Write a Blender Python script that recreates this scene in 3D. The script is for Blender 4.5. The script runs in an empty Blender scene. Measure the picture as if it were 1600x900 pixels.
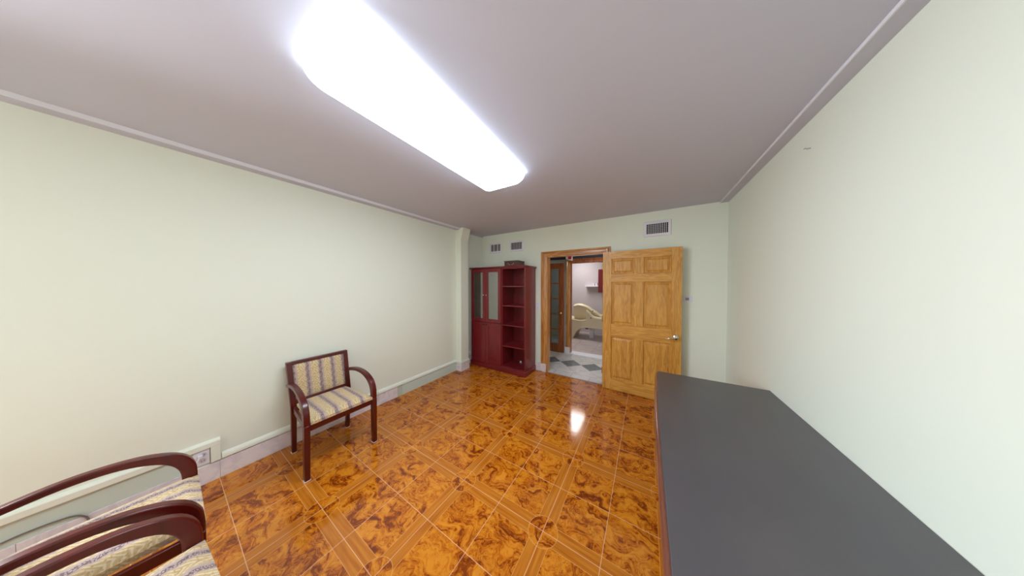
import bpy, bmesh, math, random
from mathutils import Vector, Matrix
random.seed(4)
S = bpy.context.scene
COL = S.collection

# ------------------------------------------------------------------ camera
F_PX, CX, CY, CAM_H = 339.4, 800.0, 450.0, 1.5
PITCH = math.atan(6 / F_PX)                       # looks down one degree
YAW = math.atan2(209.5, F_PX)                     # turned left of the room's depth axis
cam = bpy.data.cameras.new('camera')
cam.sensor_fit = 'HORIZONTAL'; cam.sensor_width = 36.0
cam.lens = F_PX / 1600 * 36.0
cam.clip_start = 0.02
camo = bpy.data.objects.new('camera', cam); COL.objects.link(camo)
camo.location = (0, 0, CAM_H)
camo.rotation_euler = (math.pi / 2 - PITCH, 0, YAW)
S.camera = camo

# ------------------------------------------------------------------ world, light, exposure
world = bpy.data.worlds.new('world'); S.world = world; world.use_nodes = True
world.node_tree.nodes['Background'].inputs[0].default_value = (0.85, 0.92, 1.0, 1)
world.node_tree.nodes['Background'].inputs[1].default_value = 1.0
S.view_settings.view_transform = 'Standard'; S.view_settings.look = 'None'
S.view_settings.gamma = 1.0; S.view_settings.use_curve_mapping = False
S.view_settings.exposure = 0.0
LENS_EMIT = 25.0           # main ceiling fixture
TREAT_EMIT = 19.0           # treatment room panel
HALL_FILL_W = 24.0
ADDED_DAY_W = 84.0             # added daylight for the right wall, from an unseen window behind the chairs

def area_light(name, loc, rot, sx, sy, watts, color):
    l = bpy.data.lights.new(name, 'AREA'); l.shape = 'RECTANGLE'; l.size = sx; l.size_y = sy
    l.energy = watts; l.color = color
    o = bpy.data.objects.new(name, l); COL.objects.link(o); o.location = loc; o.rotation_euler = rot
    return o
area_light('added_daylight', (-2.78, -1.13, 1.5), (0, math.radians(-74), 0), 1.15, 0.84, ADDED_DAY_W, (0.84, 0.92, 1.0)).data.spread = math.radians(140)  # added daylight fill just inside the unseen window
hl = bpy.data.lights.new('hall_fill', 'POINT'); hl.energy = HALL_FILL_W; hl.color = (1, 0.97, 0.94); hl.shadow_soft_size = 0.15  # added fill without a fixture, brightens the hall
hlo = bpy.data.objects.new('hall_fill', hl); COL.objects.link(hlo); hlo.location = (0.2, 4.05, 2.1)

# ------------------------------------------------------------------ node helpers
def srgb(r, g, b):
    def f(c):
        c /= 255.0
        return c / 12.92 if c <= 0.04045 else ((c + 0.055) / 1.055) ** 2.4
    return (f(r), f(g), f(b), 1.0)

class NT:
    def __init__(self, name):
        self.m = bpy.data.materials.new(name); self.m.use_nodes = True
        self.t = self.m.node_tree; self.t.nodes.clear()
        self.out = self.n('ShaderNodeOutputMaterial')
    def n(self, typ, **kw):
        nd = self.t.nodes.new(typ)
        for k, v in kw.items(): setattr(nd, k, v)
        return nd
    def link(self, a, b): self.t.links.new(a, b)
    def put(self, sock, v):
        if hasattr(v, 'is_output') or isinstance(v, bpy.types.NodeSocket): self.link(v, sock)
        else: sock.default_value = v
    def math(self, op, a, b=None, c=None, clamp=False):
        nd = self.n('ShaderNodeMath', operation=op); nd.use_clamp = clamp
        self.put(nd.inputs[0], a)
        if b is not None: self.put(nd.inputs[1], b)
        if c is not None: self.put(nd.inputs[2], c)
        return nd.outputs[0]
    def smooth(self, v, lo, hi):
        nd = self.n('ShaderNodeMapRange', interpolation_type='SMOOTHSTEP')
        self.put(nd.inputs[0], v); nd.inputs[1].default_value = lo; nd.inputs[2].default_value = hi
        nd.inputs[3].default_value = 0; nd.inputs[4].default_value = 1
        return nd.outputs[0]
    def mix(self, f, a, b, blend='MIX'):
        nd = self.n('ShaderNodeMix', data_type='RGBA', blend_type=blend)
        self.put(nd.inputs[0], f); self.put(nd.inputs[6], a); self.put(nd.inputs[7], b)
        return nd.outputs[2]
    def coord(self):
        return self.n('ShaderNodeTexCoord').outputs['Object']
    def mapping(self, vec, scale=(1, 1, 1), loc=(0, 0, 0), rot=(0, 0, 0)):
        nd = self.n('ShaderNodeMapping'); self.put(nd.inputs[0], vec)
        nd.inputs[1].default_value = loc; nd.inputs[2].default_value = rot; nd.inputs[3].default_value = scale
        return nd.outputs[0]
    def noise(self, vec, scale, detail=2, rough=0.5, dist=0.0):
        nd = self.n('ShaderNodeTexNoise'); self.put(nd.inputs['Vector'], vec)
        nd.inputs['Scale'].default_value = scale; nd.inputs['Detail'].default_value = detail
        nd.inputs['Roughness'].default_value = rough; nd.inputs['Distortion'].default_value = dist
        return nd.outputs[0]
    def xyz(self, vec):
        nd = self.n('ShaderNodeSeparateXYZ'); self.put(nd.inputs[0], vec); return nd.outputs
    def cxyz(self, x, y, z):
        nd = self.n('ShaderNodeCombineXYZ')
        for i, v in enumerate((x, y, z)): self.put(nd.inputs[i], v)
        return nd.outputs[0]
    def ramp(self, f, stops):
        nd = self.n('ShaderNodeValToRGB'); self.put(nd.inputs[0], f)
        e = nd.color_ramp.elements
        while len(e) < len(stops): e.new(0.5)
        for i, (p, c) in enumerate(stops): e[i].position = p; e[i].color = c
        return nd.outputs[0]
    def bump(self, h, strength=0.2, dist=0.01):
        nd = self.n('ShaderNodeBump'); nd.inputs['Strength'].default_value = strength
        nd.inputs['Distance'].default_value = dist; self.put(nd.inputs['Height'], h)
        return nd.outputs[0]
    def bsdf(self, color, rough=0.5, metal=0.0, spec=0.5, normal=None, coat=0.0, coat_rough=0.05, sheen=0.0):
        p = self.n('ShaderNodeBsdfPrincipled')
        self.put(p.inputs['Base Color'], color); self.put(p.inputs['Roughness'], rough)
        self.put(p.inputs['Metallic'], metal); self.put(p.inputs['Specular IOR Level'], spec)
        p.inputs['Coat Weight'].default_value = coat; p.inputs['Coat Roughness'].default_value = coat_rough
        p.inputs['Sheen Weight'].default_value = sheen
        if normal is not None: self.link(normal, p.inputs['Normal'])
        self.link(p.outputs[0], self.out.inputs[0])
        return self.m

def plain(name, col, rough=0.5, metal=0.0, spec=0.5, var=0.04, scale=8.0, bump=0.0, coat=0.0):
    t = NT(name); v = t.coord()
    nz = t.noise(v, scale, 4, 0.55)
    c = t.mix(t.math('MULTIPLY', nz, var * 2), col, tuple(x * 0.8 for x in col[:3]) + (1,))
    nrm = t.bump(t.noise(v, scale * 12, 3), bump, 0.002) if bump else None
    return t.bsdf(c, rough, metal, spec, nrm, coat)

def wood(name, light, mid, dark, axis, rough=0.35, scale=1.0, coat=0.0, contrast=1.0, rings=True):
    """grain running along the given axis"""
    t = NT(name); v = t.coord()
    st = [14 * scale] * 3; st[axis] = 1.1 * scale
    g = t.noise(t.mapping(v, tuple(st)), 1.0, 3, 0.55, 0.6)
    st2 = [110 * scale] * 3; st2[axis] = 3.0 * scale
    fine = t.noise(t.mapping(v, tuple(st2)), 1.0, 2, 0.6)
    f = g
    if rings:
        r = t.math('SINE', t.math('MULTIPLY', g, 42.0))
        f = t.math('ADD', t.math('MULTIPLY', r, 0.22), t.math('MULTIPLY_ADD', g, 0.9, 0.05))
    f = t.math('ADD', t.math('MULTIPLY', f, 0.8 * contrast), t.math('MULTIPLY', fine, 0.25))
    c = t.ramp(f, [(0.2, dark), (0.48, mid), (0.78, light)])
    return t.bsdf(c, rough, 0, 0.5, None, coat, 0.08)

# ------------------------------------------------------------------ materials
M = {}
M['paint'] = plain('wall_paint', srgb(234, 238, 223), 0.6, var=0.03, scale=1.5)
M['ceiling'] = plain('ceiling_paint', srgb(204, 203, 216), 0.75, var=0.03, scale=1.2)
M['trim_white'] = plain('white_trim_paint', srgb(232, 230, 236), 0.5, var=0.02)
M['green_board'] = plain('pale_green_board', srgb(206, 218, 206), 0.5, var=0.05, scale=6)
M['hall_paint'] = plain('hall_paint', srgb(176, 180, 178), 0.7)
M['treat_paint'] = plain('treatment_wallpaper', srgb(205, 196, 198), 0.7, var=0.12, scale=60)
M['white_plastic'] = plain('white_plastic', srgb(232, 228, 236), 0.4, var=0.02)
M['grey_plastic'] = plain('grey_plastic', srgb(150, 150, 155), 0.4)
M['dark_void'] = plain('duct_interior', srgb(38, 32, 42), 0.8)
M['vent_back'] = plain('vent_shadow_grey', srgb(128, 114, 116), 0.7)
M['red'] = plain('red_plastic', srgb(190, 30, 50), 0.4)
M['black_top'] = None
M['pine_v'] = wood('pine_upright_grain', srgb(232, 182, 98), srgb(218, 160, 72), srgb(186, 124, 46), 2, 0.36, 1.5, 0.2, 0.6)
M['pine_h'] = wood('pine_level_grain', srgb(232, 182, 98), srgb(220, 162, 74), srgb(188, 126, 48), 0, 0.36, 1.5, 0.2, 0.6)
M['oak_v'] = wood('oak_casing_upright', srgb(208, 150, 80), srgb(192, 128, 60), srgb(156, 94, 38), 2, 0.33, 1.0, 0.3)
M['oak_h'] = wood('oak_casing_level', srgb(208, 150, 80), srgb(192, 128, 60), srgb(156, 94, 38), 0, 0.33, 1.0, 0.3)
M['cherry_v'] = wood('dark_cherry_door', srgb(180, 104, 56), srgb(160, 86, 44), srgb(118, 58, 30), 2, 0.35, 1.0, 0.2)
M['mahog'] = wood('mahogany_frame', srgb(118, 23, 13), srgb(92, 13, 8), srgb(60, 7, 6), 2, 0.28, 1.2, 0.12, 0.6, False)
M['case_v'] = wood('red_mahogany_upright', srgb(142, 42, 44), srgb(122, 28, 34), srgb(92, 18, 24), 2, 0.32, 1.2, 0.25, 0.8, False)
M['case_h'] = wood('red_mahogany_level', srgb(142, 42, 44), srgb(122, 28, 34), srgb(92, 18, 24), 0, 0.32, 1.2, 0.25, 0.8, False)
M['chrome'] = plain('polished_nickel', srgb(214, 206, 190), 0.14, 1.0, var=0.0)
M['brass'] = plain('brass', srgb(214, 180, 110), 0.2, 1.0, var=0.0)
M['dark_metal'] = plain('dark_bronze_metal', srgb(60, 42, 36), 0.35, 0.8)
M['box_wood'] = wood('dark_box_wood', srgb(110, 72, 62), srgb(88, 54, 48), srgb(60, 34, 32), 0, 0.45, 2.0, 0.0, 1.0, False)
M['silver_mark'] = plain('pale_metal_pull', srgb(200, 180, 170), 0.35, 0.6)
M['cream_shell'] = plain('cream_moulded_shell', srgb(236, 221, 186), 0.35, var=0.05, scale=3)
M['dark_pad'] = plain('dark_pad', srgb(40, 38, 40), 0.6)
M['paper'] = plain('white_paper', srgb(235, 232, 230), 0.8)
M['cord_dark'] = plain('grey_cord', srgb(120, 112, 108), 0.5)

def tile_marble(name, c1, c2):
    t = NT(name); v = t.coord()
    n = t.noise(v, 9, 5, 0.6, 1.2)
    c = t.ramp(n, [(0.3, c2), (0.55, c1), (0.75, tuple(x * 1.0 for x in c1))])
    return t.bsdf(c, 0.22, 0, 0.5)
M['base_tile'] = tile_marble('pale_marble_tile', srgb(236, 227, 228), srgb(214, 204, 212))

def black_top():
    t = NT('satin_black_top'); v = t.coord()
    n = t.noise(t.mapping(v, (1.6, 1.2, 1)), 1.4, 3, 0.5, 0.3)
    c = t.ramp(n, [(0.3, srgb(70, 67, 73)), (0.7, srgb(82, 78, 80))])
    r = 0.36
    return t.bsdf(c, r, 0, 0.8)
M['black_top'] = black_top()

def floor_mat():
    P, X0, Y0 = 0.6525, -0.520, 1.199
    t = NT('burl_wood_look_tile'); v = t.coord(); o = t.xyz(v); x, y = o[0], o[1]
    u = t.math('DIVIDE', t.math('SUBTRACT', x, X0), P); w = t.math('DIVIDE', t.math('SUBTRACT', y, Y0), P)
    def dist(a, k):                               # distance to the nearest line of the grid (k lines per period), metres
        s = t.math('MULTIPLY', a, float(k))
        fr = t.math('FRACT', t.math('ADD', s, 0.5))
        return t.math('MULTIPLY', t.math('ABSOLUTE', t.math('SUBTRACT', fr, 0.5)), P / k)
    du, dw = dist(u, 1), dist(w, 1)
    gu, gw = dist(u, 2), dist(w, 2)
    grout = t.math('SUBTRACT', 1.0, t.smooth(t.math('MINIMUM', gu, gw), 0.0011, 0.0024))
    rad = t.math('SQRT', t.math('ADD', t.math('MULTIPLY', du, du), t.math('MULTIPLY', dw, dw)))
    inside = t.math('SUBTRACT', 1.0, t.smooth(rad, 0.0885, 0.0905))
    BW = 0.056
    bu = t.math('LESS_THAN', du, BW); bw = t.math('LESS_THAN', dw, BW)
    band = t.math('MULTIPLY', t.math('MAXIMUM', bu, bw), t.math('SUBTRACT', 1.0, inside))
    edge = t.math('MINIMUM', t.math('ABSOLUTE', t.math('SUBTRACT', du, BW)), t.math('ABSOLUTE', t.math('SUBTRACT', dw, BW)))
    edge = t.math('MULTIPLY', t.math('SUBTRACT', 1.0, t.smooth(edge, 0.0006, 0.0022)), t.math('SUBTRACT', 1.0, inside))
    ring = t.math('SUBTRACT', 1.0, t.smooth(t.math('ABSOLUTE', t.math('SUBTRACT', rad, 0.089)), 0.0006, 0.0024))
    line = t.math('MAXIMUM', edge, ring)
    # a different cut of the print on every tile
    tid = t.cxyz(t.math('FLOOR', t.math('MULTIPLY', u, 2.0)), t.math('FLOOR', t.math('MULTIPLY', w, 2.0)), 0.0)
    wn = t.n('ShaderNodeTexWhiteNoise', noise_dimensions='3D'); t.link(tid, wn.inputs[0])
    off = t.n('ShaderNodeVectorMath', operation='MULTIPLY_ADD')
    t.link(wn.outputs['Color'], off.inputs[0]); off.inputs[1].default_value = (7, 7, 7); t.link(v, off.inputs[2])
    pv = off.outputs[0]
    # warp the print so the dark figure swirls
    nd = t.n('ShaderNodeTexNoise'); t.link(pv, nd.inputs['Vector']); nd.inputs['Scale'].default_value = 7.0; nd.inputs['Detail'].default_value = 2
    wv = t.n('ShaderNodeVectorMath', operation='MULTIPLY_ADD')
    t.link(nd.outputs['Color'], wv.inputs[0]); wv.inputs[1].default_value = (0.34, 0.34, 0.34); t.link(pv, wv.inputs[2])
    wp = wv.outputs[0]
    big = t.noise(t.mapping(wp, (0.75, 2.0, 1), rot=(0, 0, 0.7)), 8.5, 5, 0.62, 0.5)
    fine = t.noise(t.mapping(wp, (0.8, 1.6, 1), rot=(0, 0, 0.7)), 34.0, 4, 0.62, 1.2)
    vein = t.math('ABSOLUTE', t.math('SUBTRACT', t.noise(wp, 15.0, 3, 0.55, 1.0), 0.5))
    vein = t.math('SUBTRACT', 1.0, t.smooth(vein, 0.0, 0.022))
    vz = t.smooth(t.noise(pv, 7.0, 2), 0.42, 0.58)
    knots = t.math('SUBTRACT', 1.0, t.smooth(t.noise(pv, 60.0, 2, 0.5, 1.5), 0.30, 0.38))
    f = t.math('ADD', t.math('MULTIPLY', big, 0.68), t.math('MULTIPLY', fine, 0.32))
    burl = t.ramp(f, [(0.375, srgb(104, 42, 8)), (0.435, srgb(136, 60, 10)), (0.485, srgb(184, 100, 18)), (0.56, srgb(206, 128, 32)), (0.66, srgb(212, 134, 38)), (0.76, srgb(190, 108, 24))])
    burl = t.mix(t.math('MULTIPLY', vein, t.math('MULTIPLY', vz, 0.75)), burl, srgb(126, 56, 12))
    burl = t.mix(t.math('MULTIPLY', knots, t.math('MULTIPLY', vz, 0.6)), burl, srgb(104, 42, 10))
    ga = t.noise(t.mapping(v, (60, 3, 1)), 1.0, 3, 0.6); gb = t.noise(t.mapping(v, (3, 60, 1)), 1.0, 3, 0.6)
    sel = t.math('MULTIPLY', bu, t.math('SUBTRACT', 1.0, bw))
    gr = t.math('ADD', t.math('MULTIPLY', sel, ga), t.math('MULTIPLY', t.math('SUBTRACT', 1.0, sel), gb))
    strip = t.ramp(gr, [(0.3, srgb(162, 86, 18)), (0.55, srgb(188, 112, 30)), (0.75, srgb(200, 126, 40))])
    c = t.mix(band, burl, strip)
    c = t.mix(t.math('MULTIPLY', line, 0.62), c, srgb(226, 166, 92))
    c = t.mix(t.math('MULTIPLY', grout, 0.72), c, srgb(222, 172, 122))
    h = t.math('SUBTRACT', t.math('MULTIPLY', t.noise(v, 2.2, 2), 0.35), grout)
    r = t.math('MULTIPLY_ADD', grout, 0.3, t.math('MULTIPLY_ADD', t.noise(v, 5, 3), 0.06, 0.07))
    return t.bsdf(c, r, 0, 0.5, t.bump(h, 0.12, 0.003))
M['floor'] = floor_mat()

def hall_floor_mat():
    t = NT('marble_tile_with_slate_diamonds'); v = t.coord(); o = t.xyz(v)
    h = 0.1955
    a0 = t.math('SUBTRACT', o[0], -1.205); b0 = t.math('SUBTRACT', o[1], 4.066)
    a = t.math('DIVIDE', t.math('ADD', a0, b0), 2 * h); b = t.math('DIVIDE', t.math('SUBTRACT', a0, b0), 2 * h)
    ia = t.math('FLOOR', t.math('ADD', a, 0.5)); ib = t.math('FLOOR', t.math('ADD', b, 0.5))
    slate = t.math('COMPARE', ia, ib, 0.1)
    da = t.math('ABSOLUTE', t.math('SUBTRACT', a, ia)); db = t.math('ABSOLUTE', t.math('SUBTRACT', b, ib))
    joint = t.smooth(t.math('MAXIMUM', da, db), 0.484, 0.494)
    # border course along both long walls
    off = t.math('ABSOLUTE', b0)
    border = t.math('GREATER_THAN', off, 0.44)
    bj = t.math('SUBTRACT', 1.0, t.smooth(t.math('ABSOLUTE', t.math('SUBTRACT', off, 0.44)), 0.002, 0.005))
    fr = t.math('FRACT', t.math('DIVIDE', t.math('ADD', o[0], 1.327 + 2.9), 0.29))
    vj = t.math('SUBTRACT', 1.0, t.smooth(t.math('MINIMUM', fr, t.math('SUBTRACT', 1.0, fr)), 0.008, 0.016))
    vj = t.math('MULTIPLY', vj, border)
    nz = t.noise(v, 8, 5, 0.6, 1.0)
    white = t.ramp(nz, [(0.3, srgb(196, 194, 196)), (0.6, srgb(222, 218, 216))])
    dark = t.ramp(nz, [(0.3, srgb(98, 106, 114)), (0.6, srgb(122, 130, 136))])
    c = t.mix(t.math('MULTIPLY', slate, t.math('SUBTRACT', 1.0, border)), white, dark)
    j = t.math('MAXIMUM', t.math('MULTIPLY', joint, t.math('SUBTRACT', 1.0, border)), t.math('MAXIMUM', bj, vj))
    c = t.mix(t.math('MULTIPLY', j, 0.6), c, srgb(120, 120, 124))
    return t.bsdf(c, 0.2, 0, 0.5)
M['hall_floor'] = hall_floor_mat()

def square_tile(name, size, c1, c2, cj, x0=0.0, y0=0.0, rot=0.0):
    t = NT(name); v = t.mapping(t.coord(), rot=(0, 0, rot)); o = t.xyz(v)
    def d(s, s0):
        fr = t.math('FRACT', t.math('DIVIDE', t.math('SUBTRACT', s, s0 - 40 * size), size))
        return t.math('MINIMUM', fr, t.math('SUBTRACT', 1.0, fr))
    j = t.math('SUBTRACT', 1.0, t.smooth(t.math('MINIMUM', d(o[0], x0), d(o[1], y0)), 0.008, 0.016))
    c = t.ramp(t.noise(v, 6, 4, 0.6, 0.6), [(0.3, c2), (0.65, c1)])
    c = t.mix(t.math('MULTIPLY', j, 0.6), c, cj)
    return t.bsdf(c, 0.25, 0, 0.5)
M['treat_floor'] = square_tile('pinkish_floor_tile', 0.46, srgb(214, 200, 198), srgb(196, 180, 178), srgb(168, 152, 150), -1.0, 5.05)

def fabric(name, shift):
    t = NT(name); v = t.coord(); o = t.xyz(v)
    al = t.math('ADD', o[1], o[2])
    wob = t.math('MULTIPLY', t.math('SINE', t.math('MULTIPLY', al, 150.0)), 0.003)
    wob2 = t.math('MULTIPLY', t.math('SUBTRACT', t.noise(v, 45, 2), 0.5), 0.008)
    xx = t.math('ADD', o[0], t.math('ADD', wob, wob2))
    fr = t.math('FRACT', t.math('DIVIDE', t.math('ADD', xx, 5 * 0.094 + shift), 0.094))
    # gold band with a herringbone of leaves
    leaf = t.math('SINE', t.math('ADD', t.math('MULTIPLY', al, 330.0), t.math('MULTIPLY', t.math('ABSOLUTE', t.math('SUBTRACT', fr, 0.76)), 34.0)))
    gold = t.mix(t.smooth(leaf, -0.2, 0.8), srgb(198, 172, 126), srgb(220, 200, 162))
    gold = t.mix(t.smooth(t.noise(v, 120, 2), 0.5, 0.7), gold, srgb(178, 148, 102))
    mauve = t.mix(t.noise(v, 60, 3), srgb(164, 138, 132), srgb(200, 178, 166))
    vo = t.n('ShaderNodeTexVoronoi', feature='DISTANCE_TO_EDGE'); t.link(t.mapping(v, (1.0, 1.3, 1.3)), vo.inputs['Vector']); vo.inputs['Scale'].default_value = 105.0
    crack = t.math('SUBTRACT', 1.0, t.smooth(vo.outputs['Distance'], 0.06, 0.22))
    zone = t.math('SUBTRACT', 1.0, t.smooth(t.math('ABSOLUTE', t.math('SUBTRACT', fr, 0.29)), 0.07, 0.15))
    mauve = t.mix(t.math('MULTIPLY', crack, t.math('MULTIPLY', zone, 0.85)), mauve, srgb(80, 60, 68))
    is_m = t.math('MULTIPLY', t.smooth(fr, 0.01, 0.05), t.math('SUBTRACT', 1.0, t.smooth(fr, 0.46, 0.50)))
    c = t.mix(is_m, gold, mauve)
    return t.bsdf(c, 0.85, 0, 0.3, t.bump(t.noise(v, 500, 2), 0.15, 0.001), sheen=0.2)
M['fabric'] = fabric('striped_back_upholstery', 0.0235)
M['seat_fabric'] = fabric('striped_seat_upholstery', 0.0705)

def emit(name, col, strength):
    t = NT(name); e = t.n('ShaderNodeEmission'); e.inputs[0].default_value = col; e.inputs[1].default_value = strength
    t.link(e.outputs[0], t.out.inputs[0]); return t.m
M['lens'] = emit('lit_acrylic_lens', (0.86, 0.935, 1.04, 1), LENS_EMIT)
M['lens_side'] = emit('lit_ribbed_lens_side', (0.80, 0.95, 1.10, 1), LENS_EMIT * 0.24)
M['panel_lit'] = emit('lit_panel', (1.0, 0.97, 0.95, 1), TREAT_EMIT)

def glass(name, tint, refl, through):
    t = NT(name)
    g = t.n('ShaderNodeBsdfGlossy'); g.inputs['Roughness'].default_value = 0.04; g.inputs['Color'].default_value = tint
    tr = t.n('ShaderNodeBsdfTransparent'); tr.inputs[0].default_value = through
    fz = t.n('ShaderNodeFresnel'); fz.inputs[0].default_value = 1.5
    f = t.math('ADD', fz.outputs[0], refl, clamp=True)
    mx = t.n('ShaderNodeMixShader'); t.link(f, mx.inputs[0]); t.link(tr.outputs[0], mx.inputs[1]); t.link(g.outputs[0], mx.inputs[2])
    t.link(mx.outputs[0], t.out.inputs[0]); return t.m
M['case_glass'] = glass('bookcase_glass', (0.95, 0.97, 0.95, 1), 0.30, (0.55, 0.56, 0.55, 1))
M['window_glass'] = glass('window_glass', (1, 1, 1, 1), 0.02, (0.95, 0.97, 0.96, 1))
M['door_glass'] = glass('french_door_glass', (0.85, 0.95, 0.95, 1), 0.20, (0.42, 0.48, 0.47, 1))

# ------------------------------------------------------------------ mesh helpers
def bmn(): return bmesh.new()
def bx(bm, x0, x1, y0, y1, z0, z1):
    vs = [bm.verts.new(p) for p in ((x0, y0, z0), (x1, y0, z0), (x1, y1, z0), (x0, y1, z0), (x0, y0, z1), (x1, y0, z1), (x1, y1, z1), (x0, y1, z1))]
    for f in ((3, 2, 1, 0), (4, 5, 6, 7), (0, 1, 5, 4), (1, 2, 6, 5), (2, 3, 7, 6), (3, 0, 4, 7)):
        bm.faces.new([vs[i] for i in f])
    return bm
def loft(bm, rings, closed=True, caps=True):
    R = [[bm.verts.new(p) for p in r] for r in rings]
    n = len(R[0])
    for a, b in zip(R, R[1:]):
        for i in range(n if closed else n - 1):
            j = (i + 1) % n
            bm.faces.new([a[i], a[j], b[j], b[i]])
    if caps:
        bm.faces.new(list(reversed(R[0]))); bm.faces.new(R[-1])
    return bm
def prism(bm, poly, axis, a0, a1):
    def at(p, a):
        if axis == 0: return (a, p[0], p[1])
        if axis == 1: return (p[0], a, p[1])
        return (p[0], p[1], a)
    return loft(bm, [[at(p, a0) for p in poly], [at(p, a1) for p in poly]])
def tube(bm, pts, r, seg=10):
    pts = [Vector(p) for p in pts]; rings = []
    for i, p in enumerate(pts):
        d = (pts[min(i + 1, len(pts) - 1)] - pts[max(i - 1, 0)]).normalized()
        ref = Vector((0, 0, 1)) if abs(d.z) < 0.9 else Vector((1, 0, 0))
        s = d.cross(ref).normalized(); u = s.cross(d)
        rr = r[i] if isinstance(r, (list, tuple)) else r
        rings.append([p + (s * math.cos(2 * math.pi * k / seg) + u * math.sin(2 * math.pi * k / seg)) * rr for k in range(seg)])
    return loft(bm, rings)
def lathe(bm, prof, origin, axis, seg=20):
    """prof: (radius, along) pairs"""
    o = Vector(origin); rings = []
    ax = Vector(((1, 0, 0), (0, 1, 0), (0, 0, 1))[axis]); s = Vector(((0, 1, 0), (0, 0, 1), (1, 0, 0))[axis]); u = Vector(((0, 0, 1), (1, 0, 0), (0, 1, 0))[axis])
    for r, a in prof:
        rings.append([o + ax * a + (s * math.cos(2 * math.pi * k / seg) + u * math.sin(2 * math.pi * k / seg)) * max(r, 1e-4) for k in range(seg)])
    return loft(bm, rings)
def smooth_curve(pts, n=6):
    """Catmull-Rom through the points"""
    P = [pts[0]] + list(pts) + [pts[-1]]; out = []
    for i in range(1, len(P) - 2):
        p0, p1, p2, p3 = (Vector(q) for q in P[i - 1:i + 3])
        for k in range(n):
            t = k / n
            out.append(tuple(0.5 * ((2 * p1) + (-p0 + p2) * t + (2 * p0 - 5 * p1 + 4 * p2 - p3) * t * t + (-p0 + 3 * p1 - 3 * p2 + p3) * t ** 3)))
    out.append(tuple(pts[-1])); return out
def obj(name, bm, mat, parent=None, bevel=0.0, seg=2, smooth=True):
    bmesh.ops.recalc_face_normals(bm, faces=bm.faces)
    me = bpy.data.meshes.new(name); bm.to_mesh(me); bm.free()
    o = bpy.data.objects.new(name, me); COL.objects.link(o)
    me.materials.append(M[mat] if isinstance(mat, str) else mat)
    if parent is not None: o.parent = parent
    if smooth:
        me.polygons.foreach_set('use_smooth', [True] * len(me.polygons))
        try: me.set_sharp_from_angle(angle=math.radians(38))
        except Exception: pass
    if bevel > 0:
        b = o.modifiers.new('bevel', 'BEVEL'); b.width = bevel; b.segments = seg; b.limit_method = 'ANGLE'; b.angle_limit = math.radians(40)
        b.harden_normals = False
    return o
def thing(name, label, cat, loc=(0, 0, 0), rotz=0.0, group=None):
    o = bpy.data.objects.new(name, None); COL.objects.link(o); o.empty_display_size = 0.1
    o.location = loc; o.rotation_euler = (0, 0, rotz); tag(o, label, cat, group); return o
def tag(o, label, cat, group=None):
    o['label'] = label; o['category'] = cat
    if group: o['group'] = group
    return o
def struct(name, bm, mat, parent=None, bevel=0.0, smooth=False):
    o = obj(name, bm, mat, parent, bevel, smooth=smooth)
    if parent is None: o['kind'] = 'structure'
    return o
def group_empty(name):
    o = bpy.data.objects.new(name, None); COL.objects.link(o); o['kind'] = 'structure'; return o

# ================================================================== room shell
XL, XR, YB, YR, ZC = -2.81, 0.80, 3.45, -1.75, 2.462
XN = -2.85                                         # recessed wall behind the pilaster
struct('floor', bx(bmn(), XN - 0.02, XR + 0.02, YR - 0.02, YB, -0.05, 0.0), 'floor')
struct('ceiling', bx(bmn(), XN - 0.12, XR + 0.12, YR - 0.12, YB, ZC, ZC + 0.08), 'ceiling')
# lowered border along the two long walls
struct('trim_1', bx(bmn(), XL, -2.722, YR, 2.70, 2.434, ZC), 'ceiling')
struct('trim_2', bx(bmn(), 0.731, XR, YR, YB, 2.447, ZC), 'ceiling')
struct('trim_lit_left', bx(bmn(), -2.7219, -2.716, YR, 2.70, 2.436, ZC), 'trim_white')  # paler paint puts lamplight on the border's side face
struct('trim_lit_right', bx(bmn(), 0.725, 0.7309, YR, YB, 2.446, ZC), 'trim_white')  # same on the right: lamp-lit face painted lighter
struct('trim_3', bx(bmn(), XN, -2.815, 2.88, YB, 2.444, ZC), 'ceiling')
b = bx(bmn(), XL - 0.12, XL, -0.68, 2.88, -0.05, ZC); bx(b, XL - 0.12, XL, YR - 0.12, -1.58, -0.05, ZC)
bx(b, XL - 0.12, XL, -1.58, -0.68, -0.05, 0.9); bx(b, XL - 0.12, XL, -1.58, -0.68, 2.1, ZC)
bx(b, XN - 0.08, XN, 2.88, YB + 0.1, -0.05, ZC)
struct('wall_left', b, 'paint')
struct('wall_right', bx(bmn(), XR, XR + 0.12, YR - 0.12, YB + 0.1, -0.05, ZC), 'paint')
# back wall around the doorway
DX0, DX1, DZ = -1.418, -0.545, 1.955
b = bx(bmn(), XN, DX0 - 0.02, YB, YB + 0.10, -0.05, ZC); bx(b, DX1 + 0.02, XR, YB, YB + 0.10, -0.05, ZC)
bx(b, DX0 - 0.02, DX1 + 0.02, YB, YB + 0.10, DZ + 0.02, ZC)
struct('wall_back', b, 'paint')
struct('wall_front', bx(bmn(), XL, XR, YR - 0.12, YR, -0.05, ZC), 'paint')
wn = group_empty('added_window')  # unseen window, added to account for the bright right wall
b = bmn()
for r in ((-1.58, -1.54, 0.9, 2.1), (-0.72, -0.68, 0.9, 2.1), (-1.54, -0.72, 0.9, 0.94), (-1.54, -0.72, 2.06, 2.1), (-1.54, -0.72, 1.48, 1.52)):
    bx(b, XL - 0.10, XL - 0.04, r[0], r[1], r[2], r[3])
obj('window_frame', b, 'trim_white', wn)
for z0, z1 in ((0.941, 1.479), (1.521, 2.059)): obj('pane', bx(bmn(), XL - 0.072, XL - 0.068, -1.539, -0.721, z0, z1), 'window_glass', wn)

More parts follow.
